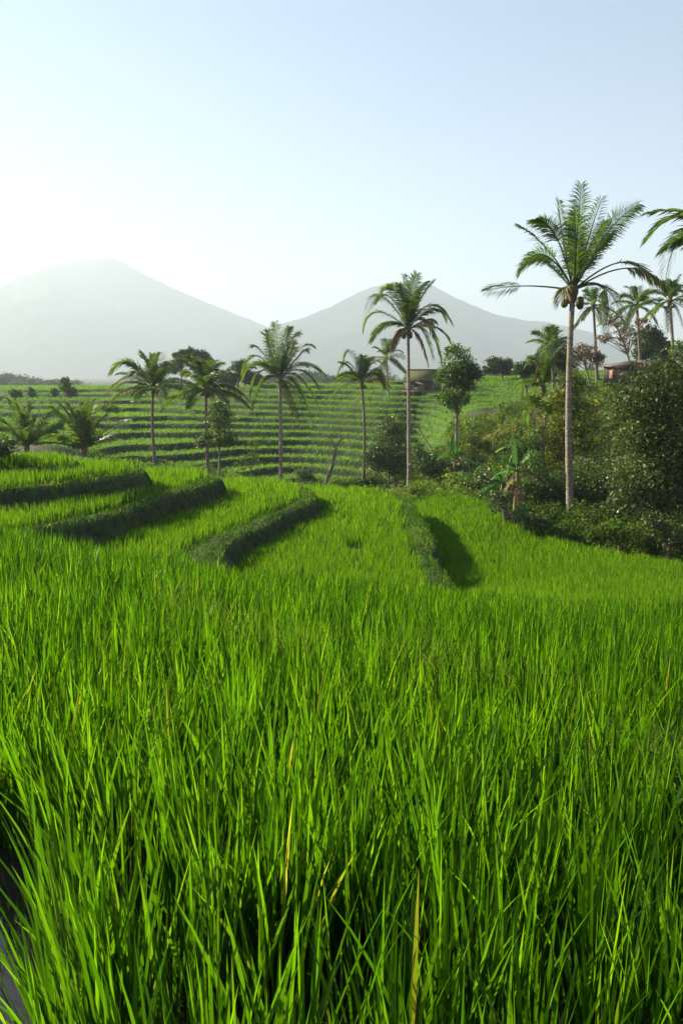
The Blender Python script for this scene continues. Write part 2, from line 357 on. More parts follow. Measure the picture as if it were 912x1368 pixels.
def scatter(Y0, Y1, dens, umax=.62, extra=.6):
    area = 0; Ys = np.linspace(Y0, Y1, 60); wd = 2 * (umax * Ys + extra); cum = np.concatenate([[0], np.cumsum((wd[1:] + wd[:-1]) / 2 * np.diff(Ys))])
    n = int(cum[-1] * dens); Y = np.interp(rng.uniform(0, cum[-1], n), cum, Ys)
    return rng.uniform(-1, 1, n) * (umax * Y + extra), Y

def rice(mb, Y0, Y1, dens, nb, seg, wid, sp_, umax=.62, hs=1., bright=0., hmin=.40):
    x, Y = scatter(Y0, Y1, dens, umax)
    z, rc, kd = land(x, Y)
    ok = (rc > .5) & (kd == 0)
    # weed line / old bund crossing the slope, open water in the corner, bare patch on the right
    bl = 2.55 + .25 * (x + 1) + .1 * np.sin(x * 3)
    ok &= ~((x < -.68 - .42 * (Y - 1.5)) & (Y < 2.25) & (x > -1.9)) 
    ok &= ~(((x - 1.20) / .17) ** 2 + ((Y - 2.52) / .16) ** 2 < 1)
    gap = wav(x, Y, 2.2, 41) < -.95; ok &= ~gap
    x, Y, z = x[ok], Y[ok], z[ok]; n = len(x)
    k = rng.poisson(nb, n).clip(2)
    idx = np.repeat(np.arange(n), k); m_ = len(idx)
    P = np.stack([x[idx] + rng.normal(0, sp_, m_), Y[idx] + rng.normal(0, sp_, m_), z[idx] - .02], -1)
    hc = HR(Y) * (1 + .10 * wav(x, Y, .9, 42) + .05 * wav(x, Y, 3.5, 43)) * hs
    H = hc[idx] * (hmin + (1.14 - hmin) * rng.beta(1.6, 1.7, m_) if hmin < .7 else rng.uniform(hmin, 1.05, m_))
    az = np.arctan2(P[:, 1] - Y[idx], P[:, 0] - x[idx]) + rng.normal(0, .7, m_)
    lean = np.abs(rng.normal(.15, .16, m_)).clip(.01, .75)
    # breeze to the right and away
    az = np.where(rng.random(m_) < .15, rng.normal(.2, .6, m_), az)
    cor = (P[:, 0] < -.35) & (P[:, 1] < 2.3); az = np.where(cor & (rng.random(m_) < .5), rng.normal(3.1, .4, m_), az); 
    W = wid * rng.uniform(.6, 1.25, m_)
    A = np.clip(.45 + .12 * wav(x, Y, .5, 44)[idx] + rng.normal(0, .25, m_) + bright, 0, .87)
    A = np.where(rng.random(m_) < .006, 1., A)
    blades(mb, P, H, W, lean, az, rng.uniform(-.9, .9, m_) + np.where(rng.random(m_) < .5, 0, math.pi), seg, A)

mb = MB()
rice(mb, .6, 2.8, 82, 24, 6, .0095, .028, bright=.05)
rice(mb, 2.8, 5.0, 78, 19, 4, .0092, .032, bright=.04)
rice(mb, 5.0, 9.0, 85, 14, 3, .0095, .045, bright=.03, hmin=.6)
tag(mb.build('rice_crop', M['rice'], smooth=True), 'dense waist-high green rice plants filling the sloping paddy in the foreground', 'rice', kind='stuff')
mb = MB()
rice(mb, 9.0, 15, 110, 11, 2, .0105, .06, umax=.60, bright=.05, hmin=.72)
rice(mb, 15, 26, 70, 9, 2, .016, .07, umax=.58, bright=.07, hmin=.8)
tag(mb.build('rice_crop', M['ricefar'], smooth=True), 'bright green rice standing on the curving middle terraces beyond the foreground', 'rice', kind='stuff')

# rice and grass of the far hill
mb = MB(); x, Y = scatter(49, 165, 11, .56, 3)
keep = rng.random(len(Y)) < np.clip(1.25 - Y / 120, .18, 1); x, Y = x[keep], Y[keep]
z, rc, kd = land(x, Y); ok = (rc > .4); x, Y, z = x[ok], Y[ok], z[ok]
idx = np.repeat(np.arange(len(x)), 4); m_ = len(idx)
blades(mb, np.stack([x[idx] + rng.normal(0, .12, m_), Y[idx] + rng.normal(0, .12, m_), z[idx] - .03], -1), rng.uniform(.12, .28, m_), rng.uniform(.03, .07, m_) * (Y[idx] / 60) ** .5,
       np.abs(rng.normal(.3, .2, m_)), rng.uniform(0, 6.28, m_), rng.uniform(-1, 1, m_), 2, np.clip(rng.normal(.5 + .2 * wav(x, Y, .12, 45)[idx], .2, m_), 0, 1))
tag(mb.build('hill_rice', M['ricehill'], smooth=True), 'young rice covering the stepped terraces of the far hillside', 'rice', kind='stuff')

# short grass on the bunds and risers
mb = MB(); x, Y = scatter(7.5, 26, 520, .56, .5)
z, rc, kd = land(x, Y); ok = (kd == 1) | ((kd == 5) & (rng.random(len(x)) < .5)) | ((kd == 3) & (Y < 24) & (rng.random(len(x)) < .25)); x, Y, z = x[ok], Y[ok], z[ok]; m_ = len(x)
blades(mb, np.stack([x, Y, z - .01], -1), rng.uniform(.03, .11, m_) * (1 + .4 * wav(x, Y, 1.5, 46)), rng.uniform(.010, .022, m_), np.abs(rng.normal(.5, .3, m_)), rng.uniform(0, 6.28, m_), rng.uniform(-1.2, 1.2, m_), 2,
       np.clip(rng.normal(.5 + .25 * wav(x, Y, .8, 47), .2, m_), 0, 1))
# weeds on the low bund that crosses the foreground and the dry patch
t = rng.random(1100); wx = -1.2 + 3.6 * t; wy = 3.9 - .55 * wx + .12 * np.sin(wx * 4) + rng.normal(0, .05, len(t)); z, _, _ = land(wx, wy)
keep = wav(wx, wy, 2, 48) > -.1; wx, wy, z = wx[keep], wy[keep], z[keep]; m_ = len(wx)
blades(mb, np.stack([wx, wy, z + .28], -1), rng.uniform(.16, .34, m_), rng.uniform(.003, .007, m_), np.abs(rng.normal(.4, .3, m_)), rng.uniform(0, 6.28, m_), rng.uniform(-1, 1, m_), 3, rng.uniform(.6, 1, m_))
wx = rng.normal(1.20, .12, 900); wy = rng.normal(2.52, .11, 900); z, _, _ = land(wx, wy); m_ = 900
blades(mb, np.stack([wx, wy, z + .3], -1), rng.uniform(.08, .2, m_), rng.uniform(.004, .012, m_), np.abs(rng.normal(.8, .4, m_)), rng.uniform(0, 6.28, m_), rng.uniform(-1, 1, m_), 3, rng.uniform(.5, 1, m_))
tag(mb.build('bund_grass', M['bund']), 'short wild grass on the earth banks between the rice terraces', 'grass', kind='stuff')

# ------------------------------------------------------------------ leaves
def leafcloud(mb, cen, rad, ncl, nl, size, spread, seed, hue=0., shell=.55, asp=.5):
    r = np.random.default_rng(seed); cen = np.array(cen, float); rad = np.array(rad, float)
    d = r.normal(size=(ncl, 3)); d /= np.linalg.norm(d, axis=1, keepdims=True)
    rr_ = r.uniform(shell, 1.0, ncl) * (1 + .16 * np.sin(d[:, 0] * 5 + seed) * np.cos(d[:, 2] * 4 + seed * 2))
    c = cen + d * rr_[:, None] * rad
    cv = r.normal(0, .14, ncl)
    idx = np.repeat(np.arange(ncl), nl); n = len(idx)
    g = r.normal(size=(n, 3)) * spread; g[:, 2] *= .75; P = c[idx] + g
    nrm = r.normal(size=(n, 3)) + np.array([0, -.1, .9]) + d[idx] * .5; nrm /= np.linalg.norm(nrm, axis=1, keepdims=True)
    a = np.cross(nrm, r.normal(size=(n, 3))); a /= np.linalg.norm(a, axis=1, keepdims=True); b_ = np.cross(nrm, a)
    s = size * (r.uniform(.7, 1.55, ncl)[idx] * r.uniform(.6, 1.25, n))[:, None]
    V = np.stack([P - a * s * .5, P + b_ * s * asp * .5 + a * s * .05 - nrm * s * .06, P + a * s * .5 - nrm * s * .12, P - b_ * s * asp * .5 + a * s * .05 - nrm * s * .06], 1)
    F = np.arange(n * 4).reshape(n, 4)
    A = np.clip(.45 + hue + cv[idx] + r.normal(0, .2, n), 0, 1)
    mb.add(V.reshape(-1, 3), F, np.repeat(A, 4))

def px2m(Y): return Y / FPX * 1.02

def tree(name, label, cat, px, Y, basepy, lobes, leaf, mat, trunk=None, group=None, seed=1, lean=0, tr_mat='bark', nlimb=6, dens=1., spread=None, trunk_r=None, zbase=None):
    """lobes: (px, py, rx px, rz px); crown made of leaf clumps, trunk with limbs"""
    b0 = base(px, Y)
    if zbase is not None: b0[2] = zbase
    if basepy is not None: b0[2] = min(at(px, basepy, Y)[2], b0[2] + 9)
    root = empty(name, b0); tag(root, label, cat, group)
    k = px2m(Y); cr = MB(); tr = MB(); r = np.random.default_rng(seed)
    top = min(l[1] for l in lobes); cx = np.mean([l[0] for l in lobes])
    tops = at(lobes[0][0], lobes[0][1], Y)
    tr_ = trunk_r or (.12 if cat == 'tree' else .05)
    mid = b0 * .5 + tops * .5 + np.array([lean, 0, 0]) + r.normal(0, .06, 3)
    tt = np.linspace(0, 1, 9)[:, None]; P = (1 - tt) ** 2 * b0 + 2 * tt * (1 - tt) * mid + tt ** 2 * tops
    P[0, 2] -= .2
    tube(tr, P, tr_ * (1.15 - .85 * tt[:, 0]), 8)
    for i_, (lx, ly, rx, rz) in enumerate(lobes):
        c = at(lx, ly, Y + r.uniform(-.3, .3) * rx * k); ra_ = np.array([rx * k, min(rx, rz * 1.2) * k, rz * k])
        vol = rx * rz * k * k
        ncl = int(max(14, 60 * vol ** .8) * dens); sp_ = spread or .16 * (vol ** .25)
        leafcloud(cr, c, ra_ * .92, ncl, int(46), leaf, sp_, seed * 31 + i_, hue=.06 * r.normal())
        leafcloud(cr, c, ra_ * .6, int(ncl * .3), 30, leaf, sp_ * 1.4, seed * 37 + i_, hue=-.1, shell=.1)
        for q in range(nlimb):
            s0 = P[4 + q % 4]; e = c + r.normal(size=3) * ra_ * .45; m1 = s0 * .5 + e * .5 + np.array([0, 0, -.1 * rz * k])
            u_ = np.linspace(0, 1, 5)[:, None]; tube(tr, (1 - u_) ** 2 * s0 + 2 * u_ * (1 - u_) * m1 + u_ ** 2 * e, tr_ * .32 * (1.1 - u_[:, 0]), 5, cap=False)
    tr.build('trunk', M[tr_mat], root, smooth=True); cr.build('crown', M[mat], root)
    return root

# ------------------------------------------------------------------ palms
def frond_mesh(mb, P0, P1, P2, P3, nl, bare, ll, seed, stalk, wid=.05, droop=.45, twist=0., ragged=.1, r0=.035):
    r = np.random.default_rng(seed); P0, P1, P2, P3 = [np.array(p, float) for p in (P0, P1, P2, P3)]
    def B(t): t = t[:, None]; return (1 - t) ** 3 * P0 + 3 * t * (1 - t) ** 2 * P1 + 3 * t * t * (1 - t) * P2 + t ** 3 * P3
    tt = np.linspace(0, 1, 14); C = B(tt)
    tube(stalk, C, r0 * (1.05 - .9 * tt), 5, cap=False)
    t = np.linspace(bare, .995, nl) ; t = np.tile(t, 2) + r.normal(0, .002, 2 * nl); s = np.repeat([-1., 1.], nl)
    c = B(t); T = B(t + .01) - B(t - .01); T /= np.linalg.norm(T, axis=1, keepdims=True)
    A = P3 - P0; A[2] = 0; A /= np.linalg.norm(A) + 1e-6; S0 = np.array([A[1], -A[0], 0])
    S = S0 - T * (T @ S0)[:, None]; S /= np.linalg.norm(S, axis=1, keepdims=True); N_ = np.cross(S, T)
    N_ *= np.sign(N_[:, 2:3] + 1e-6) if abs(A[0]) > 0 else 1
    tw = twist + r.normal(0, .05, len(t)); Sx = S * np.cos(tw)[:, None] + N_ * np.sin(tw)[:, None]; Nx = N_ * np.cos(tw)[:, None] - S * np.sin(tw)[:, None]
    q = (t - bare) / (1 - bare)
    l = ll * (.35 + .65 * np.sin(np.clip(q * .82 + .16, 0, 1) * math.pi) ** .7) * r.uniform(1 - ragged * 1.5, 1.05, len(t))
    D = T * (.55 + .5 * q[:, None]) + Sx * (s * (.85 - .25 * q))[:, None] + Nx * (.22 + r.normal(0, .1, len(t)))[:, None]
    D /= np.linalg.norm(D, axis=1, keepdims=True)
    g = np.array([0, 0, -1.]); dr = droop * r.uniform(.7, 1.3, len(t))
    m1 = c + D * (l * .45)[:, None] + g * (l * dr * .18)[:, None]
    D2 = D * (1 - dr * .45)[:, None] + g * dr[:, None]; D2 /= np.linalg.norm(D2, axis=1, keepdims=True)
    tip = m1 + D2 * (l * .55)[:, None]
    wv = T * .8 + Nx * .5 * s[:, None]; wv /= np.linalg.norm(wv, axis=1, keepdims=True); wv = wv * (wid * .5)
    V = np.stack([c - wv * .6, c + wv * .6, m1 + wv, m1 - wv, tip], 1); n = len(t); o = np.arange(n)[:, None] * 5
    Av = np.repeat(np.clip(r.normal(.42, .2, n) + r.normal(0, .12), 0, .93 if r.random() < .7 else 1), 5)
    k0 = mb.n; mb.add(V.reshape(-1, 3), o + np.array([[0, 1, 2, 3]]), Av); mb.f.append(o + np.array([[3, 2, 4]]) + k0)

def palm(label, px, Y, cpx, cpy, L, nf=17, seed=1, r_=.13, bend=0., manual=None, nuts=5, bark='ptrunk', group=None, name='coconut_palm', nl=46, dead=1, ragged=.12,
         bare=.16, wid=.055, ll=None, basez=None, dk=.75, elmin=-38, up=1.0, base_pt=None):
    b0 = base(px, Y) if base_pt is None else np.array(base_pt, float)
    if basez is not None: b0[2] = basez
    C = at(cpx, cpy, Y); root = empty(name, b0); tag(root, label, 'palm tree', group)
    r = np.random.default_rng(seed); ll = ll or L * .24
    if C[2] - b0[2] > .6:
        tt = np.linspace(0, 1, 22)[:, None]; mid = b0 * .45 + C * .55; mid[0] += bend
        P = (1 - tt) ** 2 * (b0 - np.array([0, 0, .3])) + 2 * tt * (1 - tt) * mid + tt ** 2 * C
        rad = r_ * (1.0 - .35 * tt[:, 0] + .45 * np.exp(-tt[:, 0] * 14)) * (1 + .03 * np.sin(np.arange(22) * 2.4))
        tm = MB(); tube(tm, P, rad, 12); tm.build('trunk', M[bark], root, smooth=True)
    k = px2m(Y); fl = []
    if manual:
        for f in manual:
            if Y == 22: f = (f[0], f[1] * (.84 if f[1] < 0 else 1), f[2] * .95, f[3] * (.84 if f[3] < 0 else 1)) + tuple(f[4:])
            dx1, dy1, dx2, dy2, dep = f[:5]; kind = f[5] if len(f) > 5 else 'frond'; br = f[6] if len(f) > 6 else bare
            M1 = C + np.array([dx1 * k, dep * .5, -dy1 * k]); T3 = C + np.array([dx2 * k, dep, -dy2 * k])
            Q = 2 * M1 - .5 * (C + T3); fl.append((C, C / 3 + Q * 2 / 3, T3 / 3 + Q * 2 / 3, T3, kind, br))
    for i_ in range(nf):
        q = i_ / max(nf - 1, 1); el = R(84 - (84 - elmin) * q ** 1.1) + r.normal(0, .1); az = i_ * 2.39996 + seed * 1.7 + r.normal(0, .2)
        D = np.array([math.cos(az) * math.cos(el), math.sin(az) * math.cos(el), math.sin(el)]); l = L * r.uniform(.82, 1.08) * (.8 if q < .12 else 1) * (.85 if q > .85 else 1)
        H = np.array([math.cos(az), math.sin(az), 0]); dz = np.array([0, 0, -1.])
        cur = (.18 + .42 * math.cos(el) ** 1) * dk * r.uniform(.7, 1.3)
        P1 = C + D * l * .35; P2 = C + D * l * .70 + dz * l * cur * .25; P3 = C + D * l * .93 + H * .05 * l + dz * l * cur
        kind = 'frond'
        if q > .86 and elmin < 20 and i_ % 2 == dead % 2: kind = 'yellow'
        fl.append((C, P1, P2, P3, kind, bare))
    for i_, (a, b_, c_, d_, kind, br) in enumerate(fl):
        fm = MB(); stk = MB()
        frond_mesh(fm, a, b_, c_, d_, nl, br, ll, seed * 97 + i_, fm, wid, .45 if kind == 'frond' else 1.0, r.normal(0, .35), ragged, r0=r_ * .26)
        mt = {'frond': 'frond', 'yellow': 'frondy', 'dry': 'frondd'}[kind]
        o = fm.build('frond', M[mt], root)
        if kind == 'yellow': o['label'] = 'yellowing drooping frond'
        if kind == 'dry': o['label'] = 'dry brown hanging frond'
    hm = MB(); zz = np.linspace(-.45, .5, 8)[:, None]
    sc_ = max(.5, r_ / .13)
    tube(hm, C + zz * np.array([0, 0, 1.]) * sc_, np.array([.7, 1.0, 1.35, 1.6, 1.4, 1.0, .7, .25]) * r_ * .85, 10)
    hm.build('crown_shaft', M['fibre'], root, smooth=True)
    for i_ in range(nuts):
        az = r.uniform(0, 6.28); c = C + np.array([math.cos(az) * r_ * 2, math.sin(az) * r_ * 2, -.18 - r.uniform(0, .3)]) * np.array([1, 1, sc_]); nm = MB()
        ph = np.linspace(0, math.pi, 7); tube(nm, c + np.stack([0 * ph, 0 * ph, -np.cos(ph) * .13], -1), np.sin(ph) * .11 + .002, 8); nm.build('coconut', M['nut'], root, smooth=True)
    return root

# the big palm on the right; fronds follow the photograph (offsets from the crown in px, + a depth)
palm('tall coconut palm with long bare frond stalks, nearest and tallest on the right bank', 766, 22, 765, 388, 2.6, nf=0, seed=3, r_=.112, bend=-.22, nuts=5, nl=62, wid=.034, ll=.56,
     base_pt=base(768, 22), manual=[
     (-55, -8, -110, -3, .5, 'frond', .58), (-42, -48, -80, -22, -.7, 'frond', .34), (-30, -62, -68, -100, .8, 'frond', .38), (-30, -72, -64, -92, -.9, 'frond', .45),
     (-12, -75, -18, -133, .6, 'frond', .25), (-2, -78, -4, -143, -.5, 'frond', .2), (6, -72, 8, -130, .9, 'frond', .2), (10, -70, 18, -120, -.8, 'frond', .2),
     (22, -62, 50, -108, .9, 'frond', .25), (34, -78, 72, -118, -.4, 'frond', .35), (28, -52, 58, -88, .9, 'frond', .25), (-8, -50, -22, -96, -1.3, 'frond', .2), (14, -45, 30, -100, -1.2, 'frond', .2),
     (62, -42, 108, -14, .4, 'frond', .45), (62, -30, 110, 0, -.6, 'yellow', .48), (45, -8, 88, 42, .9, 'frond', .42), (50, -5, 68, 48, 1.4, 'frond', .5),
     (-12, -4, -22, 14, -.5, 'yellow', .35), (4, -40, 6, -112, 1.3, 'frond', .15), (-20, -40, -30, -60, 1.5, 'frond', .2)])
palm('tall slim coconut palm with pale trunk, standing right of centre at the far paddy edge', 547, 36, 545, 440, 2.5, nf=2, seed=5, elmin=55, r_=.10, nuts=6, nl=52, wid=.048, ll=.64, manual=[
     (-38, -22, -56, 0, .6), (-34, -38, -54, -14, -.7), (-22, -40, -40, -36, .8), (-20, -48, -36, -40, -.6), (-3, -42, -6, -68, .5, 'frond', .1), (2, -40, 8, -66, -.5, 'frond', .1), (10, -38, 24, -60, .7), (12, -32, 28, -56, -.9),
     (28, -30, 56, -8, .3), (30, -26, 50, -14, 1.0), (32, -4, 54, 14, .4), (22, -8, 42, 44, -.5), (18, 0, 34, 34, .7), (12, 8, 24, 42, -.4, 'dry'), (-10, 2, -18, 24, .6, 'dry'),
     (-26, -8, -46, 14, 1.1), (-4, -30, -14, -52, -1.0), (5, -24, 12, -50, 1.2), (20, -10, 30, -6, -1.2, 'yellow'), (-16, -8, -30, -4, -1.2)])
palm('coconut palm with spreading crown and one yellow hanging frond, near the middle', 375, 42, 374, 507, 3.0, nf=3, seed=7, elmin=50, r_=.115, bark='ptrunk', nuts=4, nl=50, wid=.05, ll=.66, manual=[
     (-30, -30, -50, -8, .6), (-28, -22, -48, 6, -.7), (-22, -34, -36, -42, .6), (-26, -10, -40, 24, .5), (-20, 0, -34, 36, -.5), (-14, -44, -22, -58, .7), (-2, -44, -4, -70, -.6, 'frond', .1), (6, -42, 12, -66, .6, 'frond', .1),
     (14, -44, 26, -56, -.6), (22, -38, 42, -42, .7), (28, -20, 58, -6, .4), (26, -12, 50, 10, -.7), (22, -4, 50, 36, .3), (20, 4, 40, 46, -.5), (8, 12, 26, 54, -.3, 'yellow'), (14, 10, 22, 34, .9), (-8, -30, -12, -60, -1.3), (10, -30, 16, -50, 1.4), (26, -30, 36, -34, -1.1)])
palm('coconut palm with a browning left frond, leftmost of the tall palms', 208, 48, 205, 520, 3.1, nf=25, seed=13, r_=.115, bark='ptrunkd', nuts=3, nl=50, wid=.06, ll=.8, elmin=5, bend=-.25, manual=[(-26, -18, -60, 2, .3, 'yellow'), (-26, -34, -52, -20, -.4)])
palm('coconut palm with a dense crown rising behind the small leafy tree', 277, 45, 275, 522, 3.0, nf=25, seed=23, r_=.115, bark='ptrunkd', nuts=3, nl=50, wid=.06, ll=.8, elmin=2, manual=[(26, -8, 52, 10, .5, 'yellow')])
palm('slender dark-trunked coconut palm left of the tall pale one', 484, 44, 483, 512, 2.4, nf=9, seed=31, r_=.09, bark='ptrunkd', nuts=2, wid=.05, ll=.6, elmin=10, bend=.3, manual=[(-14, -40, -24, -22, .4), (-18, -26, -32, -6, .2), (20, -30, 42, 0, .3), (-14, -12, -34, -6, .3), (18, -14, 30, 6, -.4)])
palm('hazy coconut palm seen between the slender palm and the tall pale one', 518, 78, 516, 478, 2.7, nf=16, seed=37, r_=.12, bark='ptrunk', nuts=0, wid=.075, ll=.8, nl=30, dead=0)
palm('young stemless palm with upright fronds beside the upper left terrace, nearer the frame edge', 36, 34, 36, 598, 2.6, nf=18, seed=41, r_=.10, nuts=0, wid=.055, ll=.55, elmin=30, dk=.4, name='young_palm', nl=38, bare=.1)
palm('young bushy palm with dense green fronds at the end of the upper left terrace', 112, 33, 113, 600, 2.8, nf=22, seed=46, r_=.11, nuts=0, wid=.055, ll=.6, elmin=25, dk=.4, name='young_palm', nl=40, bare=.1)
palm('coconut palm at the right frame edge with fronds reaching into the picture', 985, 20, 975, 330, 2.2, nf=12, seed=51, r_=.15, nuts=5, wid=.05, ll=.7, elmin=-25, manual=[(-55, -38, -100, -12, .2), (-58, -18, -84, 40, -.3), (-40, -40, -92, -48, .7)], base_pt=base(985, 20))
palm('small palm on the right ridge, left of the other two, above the bare pink tree', 791, 66, 792, 408, 2.5, nf=15, seed=57, r_=.15, bark='ptrunkd', nuts=0, wid=.07, ll=.75, nl=34)
palm('middle palm of the three on the right ridge behind the shelter', 849, 62, 850, 408, 2.7, nf=17, seed=61, r_=.15, bark='ptrunkd', nuts=0, wid=.07, ll=.8, nl=34)
palm('rightmost palm of the three on the ridge with a straw-coloured lower frond', 893, 58, 894, 402, 2.6, nf=17, seed=63, r_=.15, bark='ptrunk', nuts=3, wid=.07, ll=.8, nl=34)
palm('bushy low palm with dark crown on the crest behind the slope', 737, 52, 736, 462, 2.1, nf=18, seed=67, r_=.13, bark='ptrunkd', nuts=0, wid=.065, ll=.6, nl=34)
palm('young palm with a few stiff upright fronds above the undergrowth left of the tallest palm', 727, 30, 726, 520, 1.9, nf=3, seed=71, r_=.07, nuts=0, bark='fibre', wid=.05, ll=.42, nl=36, manual=[(-3, -36, -4, -78, .2), (3, -34, 8, -66, -.2), (10, -38, 26, -58, .3), (-6, -28, -16, -40, .4), (-18, -14, -26, 20, .3), (16, -10, 22, 24, -.3), (-12, -12, -14, 26, -.5, 'yellow')])

# ------------------------------------------------------------------ trees and shrubs
tree('leafy_tree', 'rounded green tree with slim forked trunk standing right of the hut', 'tree', 609, 42, None, [(610, 488, 22, 26), (598, 508, 18, 22), (622, 505, 18, 24), (608, 528, 24, 20), (630, 498, 12, 12)], .15, 'mid', seed=2, trunk_r=.10, dens=.7)
tree('small_tree', 'small leafy tree with thin trunk in front of the dense palm', 'tree', 291, 40, None, [(292, 560, 18, 20), (300, 585, 18, 16), (275, 588, 13, 12), (290, 545, 10, 9)], .13, 'mid', seed=3, trunk_r=.07, dens=.8)
tree('round_tree', 'low dome-shaped tree on the crest above the green terraces', 'tree', 667, 85, None, [(667, 488, 19, 11), (655, 494, 10, 6), (678, 493, 10, 8)], .22, 'dark', seed=4)
tree('ridge_tree', 'low spreading tree with reddish blossom on the crest left of the bushy palm', 'tree', 703, 55, None, [(698, 492, 14, 11), (715, 488, 16, 14), (728, 500, 14, 12)], .16, 'dark', seed=5)
tree('ridge_tree', 'dark rounded tree behind the bushy palm on the crest', 'tree', 745, 56, None, [(742, 470, 17, 20), (752, 485, 16, 20)], .16, 'dark', seed=6)
tree('yellow_topped_shrub', 'tall conical shrub with yellow-orange young leaves behind the tallest palm trunk', 'shrub', 758, 27, 640, [(762, 512, 18, 20), (752, 535, 26, 24), (770, 560, 36, 30), (745, 580, 34, 36), (785, 600, 34, 40), (735, 620, 30, 30)], .11, 'yellow', seed=8, dens=.9)
tree('dark_shrub', 'dark green shrub behind the foot of the tallest palm', 'shrub', 785, 23.5, None, [(790, 640, 40, 40), (760, 660, 34, 34), (815, 665, 30, 34), (735, 655, 22, 28)], .10, 'dark', seed=9)
tree('glossy_bush', 'big glossy-leaved bush filling the right edge, upper part catching the sun', 'bush', 880, 19, None, [(880, 520, 52, 44), (930, 510, 50, 52), (850, 560, 40, 44), (900, 590, 60, 50), (862, 620, 54, 44), (935, 620, 50, 60), (845, 655, 30, 26), (895, 665, 40, 36)], .095, 'glossy', seed=10, dens=1.25, spread=.2)
tree('low_shrub', 'low shrub with narrow pale leaves at the paddy edge under the glossy bush', 'shrub', 835, 17.6, None, [(830, 708, 32, 14), (800, 712, 22, 12), (868, 718, 26, 16)], .08, 'scrub', seed=11)
tree('low_shrub', 'low dark shrub at the paddy edge in the lower right corner of the thicket', 'shrub', 900, 16.8, None, [(896, 715, 22, 22), (925, 728, 26, 20), (872, 700, 18, 18)], .08, 'glossy', seed=12)
tree('low_shrub', 'small dark shrub at the paddy edge in front of the banana with dead leaves', 'shrub', 680, 19.5, None, [(668, 672, 16, 16), (700, 692, 20, 15), (722, 700, 20, 12)], .08, 'dark', seed=14)
tree('mid_shrub', 'green shrub between the dead-leaved banana and the tallest palm', 'shrub', 722, 23, None, [(712, 625, 22, 26), (730, 650, 24, 28), (705, 660, 18, 22)], .09, 'mid', seed=15)
tree('dark_bush', 'dark bush between the slender palm and the tall pale palm trunk', 'bush', 520, 42, None, [(520, 590, 26, 26), (505, 615, 24, 22), (535, 620, 24, 20), (528, 570, 20, 16)], .12, 'dark', seed=16)
tree('dark_bush', 'dark bush to the right of the tall pale palm trunk at the paddy edge', 'bush', 575, 34, None, [(572, 622, 24, 18), (600, 632, 24, 16), (625, 628, 18, 16), (560, 605, 12, 14)], .11, 'dark', seed=17)
tree('round_shrub', 'yellow-green shrub halfway up the overgrown slope', 'shrub', 690, 36, None, [(690, 575, 20, 18), (675, 592, 18, 16), (705, 590, 14, 16), (715, 560, 14, 22)], .11, 'yellow', seed=18)
tree('dark_shrub', 'dark shrub at the paddy edge left of the banana with the dark blue-green leaf', 'shrub', 650, 26, None, [(648, 640, 18, 20), (634, 655, 16, 14), (664, 655, 16, 16)], .10, 'dark', seed=81)
tree('mid_shrub', 'green shrub on the bank directly above the dead-leaved banana', 'shrub', 702, 26, None, [(698, 602, 20, 22), (716, 590, 16, 22), (682, 618, 16, 16)], .10, 'mid', seed=82)
tree('mid_shrub', 'broad yellow-green shrub on the slope right of the slim forked trunk', 'shrub', 640, 38, None, [(640, 590, 20, 12), (656, 600, 16, 12), (626, 604, 14, 10)], .10, 'yellow', seed=83)
tree('dark_shrub', 'shaded shrub in the gap between the tallest palm trunk and the glossy bush', 'shrub', 808, 21, None, [(806, 690, 24, 22), (826, 680, 18, 22), (785, 700, 18, 14)], .09, 'dark', seed=84)
tree('slim_tree', 'slim bare-trunked young tree in the thicket below the young upright palm', 'tree', 726, 26, None, [(728, 545, 12, 10), (712, 535, 10, 10)], .09, 'scrub', seed=19, trunk_r=.05, dens=.6)
tree('low_shrub', 'faint leafy sapling below the central palm in front of the terraces', 'shrub', 335, 46, None, [(335, 612, 14, 12), (322, 618, 10, 9), (345, 590, 12, 12)], .10, 'scrub', seed=20, dens=.35, trunk_r=.03)
tree('low_shrub', 'low round shrub right of the central palm foot', 'shrub', 402, 47, None, [(402, 634, 13, 8), (418, 638, 10, 6)], .10, 'mid', seed=21)
tree('grey_tree', 'greyish airy tree on the crest behind the gap between two left palms', 'tree', 245, 105, None, [(245, 478, 15, 10), (262, 474, 14, 9), (232, 490, 12, 9), (275, 482, 12, 9)], .3, 'wood', seed=22, dens=.6)
tree('grey_tree', 'pale bare-looking tree on the crest between the dense palm and the central palm', 'tree', 320, 100, None, [(320, 495, 18, 14), (335, 505, 16, 10), (305, 505, 12, 12)], .3, 'wood', seed=24, dens=.6)
tree('round_bush', 'rounded dark bush at the upper left terrace by the frame edge', 'bush', 8, 15.2, None, [(2, 597, 26, 12), (-25, 592, 26, 14)], .07, 'dark', seed=25)
tree('low_shrub', 'thin pale shrub on the left terraces right of the young palms', 'shrub', 146, 70, None, [(146, 546, 15, 7)], .16, 'scrub', seed=26, dens=.5, trunk_r=.04)
tree('dark_tree', 'dark rounded tree behind the shelter and between two ridge palms', 'tree', 872, 64, None, [(868, 455, 20, 20), (885, 468, 18, 14), (858, 472, 14, 10)], .2, 'dark', seed=27)
tree('leafy_tree', 'bright green leafy tree top at the right frame edge behind the glossy bush', 'tree', 915, 40, None, [(912, 468, 18, 16), (930, 480, 20, 20)], .13, 'mid', seed=28)
tree('pink_tree', 'sparse tree with pinkish leaves left of the shelter', 'tree', 782, 60, None, [(778, 470, 17, 11), (795, 478, 14, 12), (765, 482, 10, 8)], .16, 'pink', seed=29, dens=.45, nlimb=9, trunk_r=.09)
